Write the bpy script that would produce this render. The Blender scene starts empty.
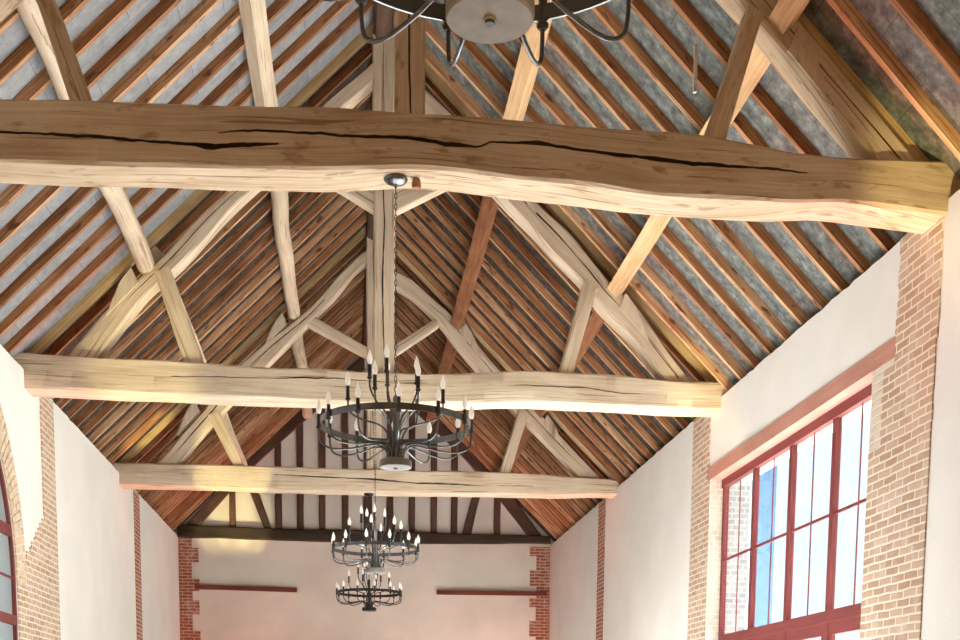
import bpy, bmesh, math, random
from mathutils import Vector, Matrix, noise

random.seed(7)
S = bpy.context.scene
C = S.collection
EZ = 1.65                      # eye height: all heights below are given relative to the eye, floor = -EZ
HW = 4.0                       # half width of the barn
Y1, Y2, Y3, Y4 = 9.03, 14.53, 20.2, 26.9
RA, RS = 7.78, 0.955           # underside of the rafters: z = RA - RS*|x|
WT = 3.86                      # wall top

# ------------------------------------------------------------------ materials
def newmat(name):
    m = bpy.data.materials.new(name); m.use_nodes = True
    nt = m.node_tree; b = nt.nodes['Principled BSDF']
    return m, nt, b, nt.nodes.new, nt.links.new

def ramp(nt, stops):
    r = nt.nodes.new('ShaderNodeValToRGB'); e = r.color_ramp.elements
    while len(e) < len(stops): e.new(0.5)
    for i, (p, c) in enumerate(stops):
        e[i].position = p; e[i].color = (*c, 1)
    return r

def wood(name, dark, mid, light, rough=.8, grain=(1.3, 42), rnd=0.0, bump=.35, speck=None, checks=None):
    m, nt, b, N, L = newmat(name)
    uv = N('ShaderNodeUVMap')
    oi = N('ShaderNodeObjectInfo')
    off = N('ShaderNodeVectorMath'); off.operation = 'ADD'
    mul = N('ShaderNodeMath'); mul.operation = 'MULTIPLY'; mul.inputs[1].default_value = 37.0
    L(oi.outputs['Random'], mul.inputs[0])
    L(uv.outputs[0], off.inputs[0]); L(mul.outputs[0], off.inputs[1])
    mp = N('ShaderNodeMapping'); mp.inputs['Scale'].default_value = (grain[0], grain[1], 1)
    L(off.outputs[0], mp.inputs[0])
    n1 = N('ShaderNodeTexNoise'); n1.inputs['Scale'].default_value = 1; n1.inputs['Detail'].default_value = 6; n1.inputs['Roughness'].default_value = .65
    n1.inputs['Distortion'].default_value = .35
    L(mp.outputs[0], n1.inputs['Vector'])
    mp2 = N('ShaderNodeMapping'); mp2.inputs['Scale'].default_value = (1.1, 3, 1)
    L(off.outputs[0], mp2.inputs[0])
    n2 = N('ShaderNodeTexNoise'); n2.inputs['Scale'].default_value = 1.5; n2.inputs['Detail'].default_value = 4
    L(mp2.outputs[0], n2.inputs['Vector'])
    mx = N('ShaderNodeMix'); mx.data_type = 'FLOAT'; mx.inputs[0].default_value = .42
    L(n1.outputs[0], mx.inputs[2]); L(n2.outputs[0], mx.inputs[3])
    r = ramp(nt, [(.32, dark), (.5, mid), (.68, light)])
    if rnd:
        a = N('ShaderNodeMath'); a.operation = 'MULTIPLY_ADD'; a.inputs[1].default_value = rnd; a.inputs[2].default_value = -rnd/2
        L(oi.outputs['Random'], a.inputs[0])
        ad = N('ShaderNodeMath'); ad.operation = 'ADD'; L(mx.outputs[0], ad.inputs[0]); L(a.outputs[0], ad.inputs[1])
        L(ad.outputs[0], r.inputs[0])
    else:
        L(mx.outputs[0], r.inputs[0])
    col = r.outputs[0]
    if speck:
        mp3 = N('ShaderNodeMapping'); mp3.inputs['Scale'].default_value = (5, 14, 1); L(off.outputs[0], mp3.inputs[0])
        n3 = N('ShaderNodeTexNoise'); n3.inputs['Scale'].default_value = 1; n3.inputs['Detail'].default_value = 3; L(mp3.outputs[0], n3.inputs['Vector'])
        r3 = ramp(nt, [(.60, (0, 0, 0)), (.70, (1, 1, 1))]); L(n3.outputs[0], r3.inputs[0])
        mc = N('ShaderNodeMix'); mc.data_type = 'RGBA'; mc.inputs[7].default_value = (*speck, 1)
        L(r3.outputs[0], mc.inputs[0]); L(col, mc.inputs[6]); col = mc.outputs[2]
    if checks:
        mp4 = N('ShaderNodeMapping'); mp4.inputs['Scale'].default_value = (.8, 34, 1); L(off.outputs[0], mp4.inputs[0])
        n4 = N('ShaderNodeTexNoise'); n4.inputs['Scale'].default_value = 1; n4.inputs['Detail'].default_value = 2; n4.inputs['Distortion'].default_value = .5; L(mp4.outputs[0], n4.inputs['Vector'])
        r4 = ramp(nt, [(.635, (0, 0, 0)), (.665, (.8, .8, .8))]); L(n4.outputs[0], r4.inputs[0])
        mc4 = N('ShaderNodeMix'); mc4.data_type = 'RGBA'; mc4.inputs[7].default_value = (*checks, 1)
        L(r4.outputs[0], mc4.inputs[0]); L(col, mc4.inputs[6]); col = mc4.outputs[2]
    L(col, b.inputs['Base Color']); b.inputs['Roughness'].default_value = rough
    b.inputs['Specular IOR Level'].default_value = .25
    bp = N('ShaderNodeBump'); bp.inputs['Strength'].default_value = bump; bp.inputs['Distance'].default_value = .02
    L(n1.outputs[0], bp.inputs['Height']); L(bp.outputs[0], b.inputs['Normal'])
    return m

M = {}
M['oak'] = wood('oak', (.43, .32, .215), (.595, .485, .36), (.71, .61, .48), checks=(.27, .18, .11))
M['oak_brown'] = wood('brown_oak', (.36, .24, .145), (.51, .39, .27), (.64, .53, .40), speck=(.33, .22, .13), checks=(.20, .12, .07))
M['crack'] = wood('crack_wood', (.03, .02, .012), (.05, .032, .02), (.07, .045, .03))
M['dark_oak'] = wood('dark_oak', (.05, .026, .02), (.095, .05, .036), (.15, .085, .06))
M['plate'] = wood('black_oak', (.022, .017, .012), (.045, .032, .022), (.08, .058, .04))
M['rafter'] = wood('rafter_wood', (.17, .064, .028), (.40, .185, .083), (.66, .43, .25), rnd=.2, grain=(1.2, 40), speck=(.15, .06, .03), checks=(.16, .07, .035))
M['old_rafter'] = wood('old_rafter_wood', (.30, .18, .08), (.50, .35, .17), (.68, .52, .30), rnd=.2)
M['sawn'] = wood('sawn_pine', (.42, .24, .11), (.62, .40, .21), (.75, .54, .32), grain=(1.2, 34))
M['red_purlin'] = wood('reddish_wood', (.14, .05, .025), (.27, .11, .05), (.40, .20, .10))
M['red_wood'] = wood('red_painted_wood', (.145, .03, .03), (.19, .042, .04), (.23, .058, .052), rough=.55, bump=.1)
M['lintel'] = wood('faded_red_wood', (.40, .18, .14), (.48, .23, .18), (.55, .29, .23), rough=.7, bump=.15)
M['rail'] = wood('rail_wood', (.11, .035, .022), (.15, .045, .03), (.19, .06, .04))

def plaster(name, col, var=.06, scale=1.4):
    m, nt, b, N, L = newmat(name)
    tc = N('ShaderNodeTexCoord')
    n = N('ShaderNodeTexNoise'); n.inputs['Scale'].default_value = scale; n.inputs['Detail'].default_value = 6
    L(tc.outputs['Object'], n.inputs['Vector'])
    lo = tuple(c*(1-var) for c in col); hi = tuple(min(1, c*(1+var)) for c in col)
    r = ramp(nt, [(.35, lo), (.65, hi)]); L(n.outputs[0], r.inputs[0]); L(r.outputs[0], b.inputs['Base Color'])
    b.inputs['Roughness'].default_value = .92; b.inputs['Specular IOR Level'].default_value = .2
    n2 = N('ShaderNodeTexNoise'); n2.inputs['Scale'].default_value = 22; n2.inputs['Detail'].default_value = 4
    L(tc.outputs['Object'], n2.inputs['Vector'])
    bp = N('ShaderNodeBump'); bp.inputs['Strength'].default_value = .12; bp.inputs['Distance'].default_value = .02
    L(n2.outputs[0], bp.inputs['Height']); L(bp.outputs[0], b.inputs['Normal'])
    return m
M['plaster'] = plaster('lime_plaster', (.80, .785, .76), .03)
M['gable_plaster'] = plaster('gable_plaster', (.66, .61, .555), .09, .8)

def brick(name, axis, c1, c2, mortar, white=0.0, bw=.23, rh=.068, ms=.011):
    m, nt, b, N, L = newmat(name)
    tc = N('ShaderNodeTexCoord'); sp = N('ShaderNodeSeparateXYZ'); cb = N('ShaderNodeCombineXYZ')
    L(tc.outputs['Object'], sp.inputs[0])
    L(sp.outputs['Y' if axis == 'X' else 'X'], cb.inputs[0]); L(sp.outputs['Z'], cb.inputs[1])
    nz = N('ShaderNodeTexNoise'); nz.inputs['Scale'].default_value = 5; nz.inputs['Detail'].default_value = 2
    L(tc.outputs['Object'], nz.inputs['Vector'])
    dm = N('ShaderNodeVectorMath'); dm.operation = 'MULTIPLY_ADD'; dm.inputs[1].default_value = (.03, .02, 0)
    L(nz.outputs['Color'], dm.inputs[0]); L(cb.outputs[0], dm.inputs[2])
    t = N('ShaderNodeTexBrick'); t.inputs['Scale'].default_value = 1
    t.inputs['Brick Width'].default_value = bw; t.inputs['Row Height'].default_value = rh
    t.inputs['Mortar Size'].default_value = ms; t.inputs['Mortar Smooth'].default_value = .3; t.inputs['Bias'].default_value = -.1
    t.inputs['Color1'].default_value = (*c1, 1); t.inputs['Color2'].default_value = (*c2, 1); t.inputs['Mortar'].default_value = (*mortar, 1)
    L(dm.outputs[0], t.inputs['Vector'])
    n = N('ShaderNodeTexNoise'); n.inputs['Scale'].default_value = 3.0; n.inputs['Detail'].default_value = 7; n.inputs['Roughness'].default_value = .7
    L(tc.outputs['Object'], n.inputs['Vector'])
    r = ramp(nt, [(.52-white*.3, (0, 0, 0)), (.66-white*.3, (1, 1, 1))]); L(n.outputs[0], r.inputs[0])
    sc = N('ShaderNodeMath'); sc.operation = 'MULTIPLY'; sc.inputs[1].default_value = .35+white*.5; L(r.outputs[0], sc.inputs[0])
    mx = N('ShaderNodeMix'); mx.data_type = 'RGBA'; mx.inputs[7].default_value = (.70, .64, .55, 1)
    L(sc.outputs[0], mx.inputs[0]); L(t.outputs['Color'], mx.inputs[6]); L(mx.outputs[2], b.inputs['Base Color'])
    b.inputs['Roughness'].default_value = .9; b.inputs['Specular IOR Level'].default_value = .2
    bp = N('ShaderNodeBump'); bp.invert = True; bp.inputs['Strength'].default_value = .6; bp.inputs['Distance'].default_value = .012
    L(t.outputs['Fac'], bp.inputs['Height']); L(bp.outputs[0], b.inputs['Normal'])
    return m
MORT = (.74, .67, .57)
M['brick_side'] = brick('brick_on_side_wall', 'X', (.44, .285, .19), (.575, .42, .305), MORT, white=.06)
M['brick_pale'] = brick('whitewashed_brick', 'X', (.50, .33, .23), (.60, .44, .33), (.72, .66, .56), white=.75)
M['brick_far'] = brick('red_brick_on_side_wall', 'X', (.36, .10, .06), (.46, .17, .11), (.58, .46, .38))
M['brick_gable'] = brick('red_brick_on_gable', 'Y', (.26, .075, .045), (.36, .115, .07), (.52, .36, .28))
M['brick_reveal'] = brick('rough_reveal_brick', 'Y', (.42, .36, .29), (.52, .46, .39), (.60, .55, .48), white=.5, bw=.11)
M['brick_out'] = brick('grey_outdoor_brick', 'Y', (.24, .24, .235), (.36, .355, .345), (.42, .42, .41), bw=.11)

def simple(name, col, rough=.5, metal=0.0, emit=None):
    m, nt, b, N, L = newmat(name)
    tc = N('ShaderNodeTexCoord'); n = N('ShaderNodeTexNoise'); n.inputs['Scale'].default_value = 14; n.inputs['Detail'].default_value = 3
    L(tc.outputs['Object'], n.inputs['Vector'])
    r = ramp(nt, [(.3, tuple(c*.82 for c in col)), (.7, tuple(min(1, c*1.15) for c in col))]); L(n.outputs[0], r.inputs[0])
    L(r.outputs[0], b.inputs['Base Color'])
    b.inputs['Roughness'].default_value = rough; b.inputs['Metallic'].default_value = metal
    if emit:
        b.inputs['Emission Color'].default_value = (*emit[0], 1); b.inputs['Emission Strength'].default_value = emit[1]
    return m
M['iron'] = simple('blackened_iron', (.13, .135, .145), .27, .92)
M['black_iron'] = simple('matt_black_iron', (.022, .021, .021), .45, .5)
M['hub'] = simple('dull_grey_steel', (.20, .195, .185), .6, .25)
M['sleeve'] = simple('black_candle_sleeve', (.015, .015, .016), .5)
M['bulb'] = simple('frosted_flame_bulb', (.9, .88, .82), .25, 0, ((1, .95, .85), .25))
M['floor'] = plaster('pale_stone_floor', (.70, .67, .63), .08, 2)
M['blue'] = simple('blue_paint', (.055, .105, .18), .6)

def boards(name, c_lo, c_mid, c_hi, patch):
    m, nt, b, N, L = newmat(name)
    uv = N('ShaderNodeUVMap')
    n = N('ShaderNodeTexNoise'); n.inputs['Scale'].default_value = 9; n.inputs['Detail'].default_value = 6; n.inputs['Roughness'].default_value = .7
    L(uv.outputs[0], n.inputs['Vector'])
    r = ramp(nt, [(.32, c_lo), (.5, c_mid), (.68, c_hi)]); L(n.outputs[0], r.inputs[0])
    n2 = N('ShaderNodeTexNoise'); n2.inputs['Scale'].default_value = .9; n2.inputs['Detail'].default_value = 3; L(uv.outputs[0], n2.inputs['Vector'])
    r2 = ramp(nt, [(.53, (0, 0, 0)), (.62, (1, 1, 1))]); L(n2.outputs[0], r2.inputs[0])
    mx = N('ShaderNodeMix'); mx.data_type = 'RGBA'; mx.blend_type = 'MULTIPLY'; mx.inputs[7].default_value = (*patch, 1)
    L(r2.outputs[0], mx.inputs[0]); L(r.outputs[0], mx.inputs[6])
    t = N('ShaderNodeTexBrick'); t.inputs['Scale'].default_value = 1; t.inputs['Brick Width'].default_value = .95; t.inputs['Row Height'].default_value = .62
    t.inputs['Mortar Size'].default_value = .003; t.inputs['Color1'].default_value = (.82, .82, .82, 1); t.inputs['Color2'].default_value = (1, 1, 1, 1); t.inputs['Mortar'].default_value = (.45, .45, .45, 1)
    L(uv.outputs[0], t.inputs['Vector'])
    mx2 = N('ShaderNodeMix'); mx2.data_type = 'RGBA'; mx2.blend_type = 'MULTIPLY'; mx2.inputs[0].default_value = 1
    L(mx.outputs[2], mx2.inputs[6]); L(t.outputs['Color'], mx2.inputs[7])
    L(mx2.outputs[2], b.inputs['Base Color']); b.inputs['Roughness'].default_value = .9; b.inputs['Specular IOR Level'].default_value = .15
    return m
M['board_r'] = boards('mottled_grey_boards', (.07, .075, .07), (.15, .16, .15), (.28, .295, .28), (.95, .76, .76))  # right slope darkened so the gaps between its rafters look shaded
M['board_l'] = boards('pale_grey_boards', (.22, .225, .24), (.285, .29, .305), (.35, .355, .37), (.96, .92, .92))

def glass():
    m, nt, b, N, L = newmat('window_glass')
    nt.nodes.remove(b)
    tr = N('ShaderNodeBsdfTransparent'); tr.inputs[0].default_value = (.93, .965, 1, 1)
    gl = N('ShaderNodeBsdfGlossy'); gl.inputs['Roughness'].default_value = .02
    n = N('ShaderNodeTexNoise'); n.inputs['Scale'].default_value = 2
    fr = N('ShaderNodeMath'); fr.operation = 'MULTIPLY_ADD'; fr.inputs[1].default_value = .04; fr.inputs[2].default_value = .03
    L(n.outputs[0], fr.inputs[0])
    mx = N('ShaderNodeMixShader'); L(fr.outputs[0], mx.inputs[0]); L(tr.outputs[0], mx.inputs[1]); L(gl.outputs[0], mx.inputs[2])
    L(mx.outputs[0], nt.nodes['Material Output'].inputs[0])
    return m
M['glass'] = glass()

# ------------------------------------------------------------------ helpers
def link(name, me, origin=(0, 0, 0), parent=None):
    o = bpy.data.objects.new(name, me); C.objects.link(o)
    if parent is not None:
        o.parent = parent
    else:
        o.location = Vector(origin)
    return o

def finish(name, bm, mat, parent=None, origin=None, smooth=35, recalc=True):
    """bm holds world positions; the mesh is stored relative to its thing's base."""
    if recalc: bmesh.ops.recalc_face_normals(bm, faces=bm.faces)
    if parent is not None:
        org = WORLD[parent.name]
        if parent.parent is not None: org = WORLD[parent.name]
    else:
        if origin is None:
            xs = [v.co for v in bm.verts]
            origin = Vector(((min(v.x for v in xs)+max(v.x for v in xs))/2, (min(v.y for v in xs)+max(v.y for v in xs))/2, min(v.z for v in xs)))
        org = Vector(origin)
    for v in bm.verts: v.co -= org
    me = bpy.data.meshes.new(name); bm.to_mesh(me); bm.free()
    for p in me.polygons: p.use_smooth = bool(smooth)
    if smooth: me.set_sharp_from_angle(angle=math.radians(smooth))
    for mm in (mat if isinstance(mat, (list, tuple)) else [mat]): me.materials.append(mm)
    o = link(name, me, org, parent)
    WORLD[o.name] = org
    return o
WORLD = {}

def empty(name, loc):
    o = bpy.data.objects.new(name, None); C.objects.link(o); o.location = loc; WORLD[o.name] = Vector(loc); o.empty_display_size = .2
    return o

def tag(o, label, cat, group=None, kind=None):
    o['label'] = label; o['category'] = cat
    if group: o['group'] = group
    if kind: o['kind'] = kind
    return o

def box(bm, x0, x1, y0, y1, z0, z1, mi=0):
    vs = [bm.verts.new(p) for p in ((x0,y0,z0),(x1,y0,z0),(x1,y1,z0),(x0,y1,z0),(x0,y0,z1),(x1,y0,z1),(x1,y1,z1),(x0,y1,z1))]
    for f in ((0,3,2,1),(4,5,6,7),(0,1,5,4),(1,2,6,5),(2,3,7,6),(3,0,4,7)):
        bm.faces.new([vs[i] for i in f]).material_index = mi
    return vs

def prism(bm, poly, axis, a, b):
    """extrude a 2D polygon: axis X -> poly is (y,z); axis Y -> poly is (x,z)."""
    def P(p, t): return (t, p[0], p[1]) if axis == 'X' else (p[0], t, p[1])
    A = [bm.verts.new(P(p, a)) for p in poly]; B = [bm.verts.new(P(p, b)) for p in poly]
    n = len(poly)
    bm.faces.new(A); bm.faces.new(B[::-1])
    for i in range(n): bm.faces.new((A[i], B[i], B[(i+1) % n], A[(i+1) % n]))

def resample(pts, n):
    pts = [Vector(p) for p in pts]
    d = [0]
    for i in range(1, len(pts)): d.append(d[-1]+(pts[i]-pts[i-1]).length)
    # Catmull-Rom through the points
    out = []
    for k in range(n):
        t = d[-1]*k/(n-1); i = 0
        while i < len(pts)-2 and d[i+1] < t: i += 1
        u = (t-d[i])/max(1e-9, d[i+1]-d[i])
        p1, p2 = pts[i], pts[i+1]
        p0 = pts[i-1] if i else p1*2-p2
        p3 = pts[i+2] if i+2 < len(pts) else p2*2-p1
        lin = p1.lerp(p2, u)
        cr = .5*((2*p1)+(p2-p0)*u+(2*p0-5*p1+4*p2-p3)*u*u+(3*p1-p0-3*p2+p3)*u**3)
        out.append(lin.lerp(cr, .7))
    return out

def interp(tab, x):
    if x <= tab[0][0]: return tab[0][1]
    for (a, va), (b, vb) in zip(tab, tab[1:]):
        if x <= b: return va+(vb-va)*(x-a)/(b-a)
    return tab[-1][1]

def timber(name, lower, upper, y0, depth, mat, parent, cracks=(), n=None, wob=.006, ch=.018, seed=0, warp=.0):
    """A hewn timber lying in a vertical cross plane. lower / upper: its two edges as (x,z) lists, front face at y0.
    cracks: list of dicts along=[(t, fraction, half width)] rows that are cut into the front face."""
    Lg = sum((Vector(b)-Vector(a)).length for a, b in zip(lower, lower[1:]))
    if n is None: n = max(8, int(Lg/.07))
    A = resample(lower, n); B = resample(upper, n)
    bm = bmesh.new(); uvl = bm.loops.layers.uv.new('UVMap')
    rings, uvs, crows = [], [], []
    u = 0
    for i in range(n):
        t = i/(n-1)
        if i: u += ((A[i]+B[i])*.5-(A[i-1]+B[i-1])*.5).length
        a, b = A[i], B[i]; w = (b-a).length; c = min(.3, ch/w)
        rows = [(c, 0, 0), (.28, 0, 0), (.5, 0, 0), (.74, 0, 0), (1-c, 0, 0)]
        if cracks:
            rows = [(c, 0, 0)]
            for cr in cracks:
                f = interp([(p[0], p[1]) for p in cr], t); hw = interp([(p[0], p[2]) for p in cr], t) if cr[0][0] <= t <= cr[-1][0] else 0
                hw *= .75+.5*noise.noise((t*60, seed, 3)); hw = max(hw, 0)
                f += .014*noise.noise((t*45, seed+2, 1))+.014*noise.noise((t*140, seed+6, 1))
                hw *= 1.2; rows += [(f-hw/w-.004, 0, 0), (f-hw*.4/w-.001, min(.14, hw*11), 1), (f+hw*.4/w+.001, min(.14, hw*11), 1), (f+hw/w+.004, 0, 0)]
            rows.append((1-c, 0, 0))
            for k in range(1, len(rows)):
                if rows[k][0] < rows[k-1][0]+.0015: rows[k] = (rows[k-1][0]+.0015, rows[k][1], rows[k][2])
        ring = []; crk = [k for k in range(1, len(rows)-2) if rows[k][2] and rows[k+1][2] and rows[k][1] > .012]; crows.append(set(crk+[k-1 for k in crk]+[k+1 for k in crk]))
        wy = warp*math.sin(t*5.1+seed)
        for f, dp, _ in rows: ring.append((f, y0+dp+wy))
        nfront = len(ring)
        ring += [(1, y0+ch+wy), (1, y0+depth*.5+wy), (1, y0+depth-ch+wy), (1-c, y0+depth+wy), (.5, y0+depth+wy), (c, y0+depth+wy), (0, y0+depth-ch+wy), (0, y0+depth*.5+wy), (0, y0+ch+wy)]
        vs, uu, per, last = [], [], 0, None
        for k, (f, y) in enumerate(ring):
            p = a.lerp(b, f)
            q = Vector((p.x, y, p.y))
            s = Vector((u*1.7, per*5+seed*11.3, seed))
            q += Vector((noise.noise(s), noise.noise(s+Vector((9, 0, 5))), noise.noise(s+Vector((0, 7, 2)))))*wob
            if last is not None: per += (Vector((p.x, y if k >= nfront else y0+wy, p.y))-last).length
            last = Vector((p.x, y if k >= nfront else y0+wy, p.y)); vs.append(bm.verts.new(q)); uu.append((u, per))
        rings.append(vs); uvs.append(uu)
    m = len(rings[0])
    for i in range(n-1):
        for k in range(m):
            k2 = (k+1) % m
            f = bm.faces.new((rings[i][k], rings[i][k2], rings[i+1][k2], rings[i+1][k]))
            vals = [uvs[i][k], uvs[i][k2] if k2 else (uvs[i][k][0], uvs[i][k][1]+.05), uvs[i+1][k2] if k2 else (uvs[i+1][k][0], uvs[i+1][k][1]+.05), uvs[i+1][k]]
            if k in crows[i] and k in crows[i+1]: f.material_index = 1
            for lp, q in zip(f.loops, vals): lp[uvl].uv = q
    for r, fl in ((rings[0], 1), (rings[-1], 0)):
        f = bm.faces.new(r if fl else r[::-1])
        for lp in f.loops: lp[uvl].uv = (lp.vert.co.x, lp.vert.co.z)
    return finish(name, bm, [mat, M['crack']], parent, smooth=30)

def tube(bm, path, rad, seg=8, cap=True, uvl=None):
    path = [Vector(p) for p in path]; rings = []
    n = len(path); up = None; u = 0
    for i, p in enumerate(path):
        d = (path[min(i+1, n-1)]-path[max(i-1, 0)]).normalized()
        if up is None:
            up = Vector((0, 0, 1)) if abs(d.z) < .9 else Vector((1, 0, 0))
        s = d.cross(up).normalized(); up = s.cross(d).normalized()
        r = rad[i] if isinstance(rad, (list, tuple)) else rad
        rings.append([bm.verts.new(p+(s*math.cos(2*math.pi*k/seg)+up*math.sin(2*math.pi*k/seg))*r) for k in range(seg)])
    for i in range(n-1):
        if i: u += (path[i]-path[i-1]).length
        for k in range(seg):
            k2 = (k+1) % seg
            f = bm.faces.new((rings[i][k], rings[i][k2], rings[i+1][k2], rings[i+1][k]))
            if uvl is not None:
                du = (path[i+1]-path[i]).length
                rr = rad[i] if isinstance(rad, (list, tuple)) else rad
                w = 2*math.pi*rr/seg
                for lp, q in zip(f.loops, ((u, k*w), (u, (k+1)*w), (u+du, (k+1)*w), (u+du, k*w))): lp[uvl].uv = q
    if cap:
        bm.faces.new(rings[0][::-1]); bm.faces.new(rings[-1])
    return rings

def lathe(bm, prof, c, seg=24):
    c = Vector(c); rings = []
    for r, z in prof:
        rings.append([bm.verts.new(c+Vector((r*math.cos(2*math.pi*k/seg), r*math.sin(2*math.pi*k/seg), z))) for k in range(seg)] if r > 1e-6 else [bm.verts.new(c+Vector((0, 0, z)))])
    for a, b in zip(rings, rings[1:]):
        if len(a) == 1 and len(b) == 1: continue
        for k in range(seg):
            k2 = (k+1) % seg
            if len(a) == 1: bm.faces.new((a[0], b[k2], b[k]))
            elif len(b) == 1: bm.faces.new((a[k], a[k2], b[0]))
            else: bm.faces.new((a[k], a[k2], b[k2], b[k]))

def smoothpath(pts, n=14):
    return resample3(pts, n)
def resample3(pts, n):
    pts = [Vector(p) for p in pts]; out = []
    m = len(pts)-1
    for k in range(n):
        t = m*k/(n-1); i = min(m-1, int(t)); u = t-i
        p1, p2 = pts[i], pts[i+1]
        p0 = pts[i-1] if i else p1*2-p2
        p3 = pts[i+2] if i+2 <= m else p2*2-p1
        out.append(.5*((2*p1)+(p2-p0)*u+(2*p0-5*p1+4*p2-p3)*u*u+(3*p1-p0-3*p2+p3)*u**3))
    return out

# ------------------------------------------------------------------ the shell
YB = -5.0
bm = bmesh.new(); box(bm, -6, 6, YB, 28, -EZ-.2, -EZ)
tag(finish('floor', bm, M['floor'], smooth=0), 'pale stone barn floor below the picture', 'floor', kind='structure')

def wavy_top(y0, y1, sd):
    n = int((y1-y0)/.12)
    return [(y0+(y1-y0)*i/n, WT+.018*noise.noise((i*.55, sd, 0))+.012*noise.noise((i*1.9, sd, 4))) for i in range(n+1)]
T = .5
# right wall with the big window opening
WY0, WY1, WZ1 = 10.22, 14.86, 2.97
bm = bmesh.new()
SUN_OPENINGS = ((16.1, 18.9), (22.8, 24.3)); OPEN_H = .4      # unseen openings added below the view so sun bounces off the floor
def with_openings(y0, y1, sd):
    p = [(y0, -EZ)]
    for a, b in SUN_OPENINGS:
        if y0 < a < y1: p += [(a, -EZ), (a, OPEN_H), (b, OPEN_H), (b, -EZ)]
    return p+[(y1, -EZ)]+wavy_top(y0, y1, sd)[::-1]
prism(bm, with_openings(YB, WY0, 1), 'X', HW, HW+T)
prism(bm, with_openings(WY1, 27.3, 2), 'X', HW, HW+T)
prism(bm, [(WY0, WZ1), (WY1, WZ1)]+wavy_top(WY0, WY1, 3)[::-1], 'X', HW, HW+T)
tag(finish('wall_right', bm, M['plaster'], smooth=0), 'white plastered side wall holding the big rectangular red window', 'wall', kind='structure')
# left wall with an arched opening
AC, AR, AS = 11.95, 1.95, 1.45
arc = [(AC+AR*math.cos(math.pi*k/32), AS+AR*math.sin(math.pi*k/32)) for k in range(33)]
bm = bmesh.new()
prism(bm, [(YB, -EZ), (AC-AR, -EZ)]+wavy_top(YB, AC-AR, 5)[::-1], 'X', -HW-T, -HW)
prism(bm, [(AC+AR, -EZ), (27.3, -EZ)]+wavy_top(AC+AR, 27.3, 6)[::-1], 'X', -HW-T, -HW)
for (a, b) in zip(arc, arc[1:]):
    prism(bm, [a, b, (b[0], WT), (a[0], WT)], 'X', -HW-T, -HW)
tag(finish('wall_left', bm, M['plaster'], smooth=0), 'white plastered side wall pierced by the arched brick-edged window', 'wall', kind='structure')
# gable wall
bm = bmesh.new()
prism(bm, [(-4.5, -EZ), (4.5, -EZ), (4.5, 3.55), (0, RA+.1), (-4.5, 3.55)], 'Y', Y4, Y4+.4)
tag(finish('wall_back', bm, M['gable_plaster'], smooth=0), 'plastered gable end wall closing the barn behind the farthest chandelier', 'wall', kind='structure')
bm = bmesh.new()
prism(bm, [(-4.5, -EZ), (4.5, -EZ), (4.5, 3.55), (0, RA+.1), (-4.5, 3.55)], 'Y', YB-.3, YB)
tag(finish('wall_front', bm, M['gable_plaster'], smooth=0), 'plastered gable end wall behind the camera', 'wall', kind='structure')
# roof boarding
RH = .085                              # rafter height
nrm = Vector((RS, 0, 1)).normalized()  # outward normal on the right slope
M['board_shaded'] = boards('shaded_brown_boards', (.022, .018, .015), (.055, .045, .037), (.11, .095, .082), (.9, .8, .75))  # shade between the far rafters, put into the board colour
for sg, nm, mt, lab in ((1, 'ceiling_right', 'board_r', 'mottled grey boarding behind the rafters of the slope above the rectangular window'), (-1, 'ceiling_left', 'board_l', 'pale grey boarding behind the rafters of the slope above the arched window')):
    bm = bmesh.new(); uvl = bm.loops.layers.uv.new('UVMap')
    off = RH/nrm.z
    xs = (0, 4.75)
    zz = [RA-RS*x+off for x in xs]
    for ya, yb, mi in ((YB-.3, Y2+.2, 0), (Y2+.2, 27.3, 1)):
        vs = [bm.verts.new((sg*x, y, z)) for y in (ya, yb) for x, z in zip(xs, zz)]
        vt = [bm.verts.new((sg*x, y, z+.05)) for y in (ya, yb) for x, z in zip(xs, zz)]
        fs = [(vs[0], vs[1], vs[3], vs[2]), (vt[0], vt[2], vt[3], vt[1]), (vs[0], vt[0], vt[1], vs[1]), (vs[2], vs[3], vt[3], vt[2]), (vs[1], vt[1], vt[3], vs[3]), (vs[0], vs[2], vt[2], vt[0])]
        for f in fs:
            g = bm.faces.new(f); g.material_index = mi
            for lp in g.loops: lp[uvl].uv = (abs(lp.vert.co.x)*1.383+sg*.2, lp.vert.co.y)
    tag(finish(nm, bm, [M[mt], M['board_shaded']], smooth=0), lab, 'ceiling', kind='structure')
# wall plates closing the gap between wall head and roof
for sg in (1, -1):
    bm = bmesh.new(); a, b = (HW+.14, HW+.45) if sg > 0 else (-HW-.45, -HW-.14)
    box(bm, a, b, YB, Y4, WT-.03, WT+.14)
    tag(finish('trim_%d' % (9 if sg > 0 else 10), bm, M['plate'], smooth=0), 'dark timber wall plate under the rafter feet above the %s window' % ('rectangular' if sg > 0 else 'arched'), 'wall plate', kind='structure')

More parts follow.
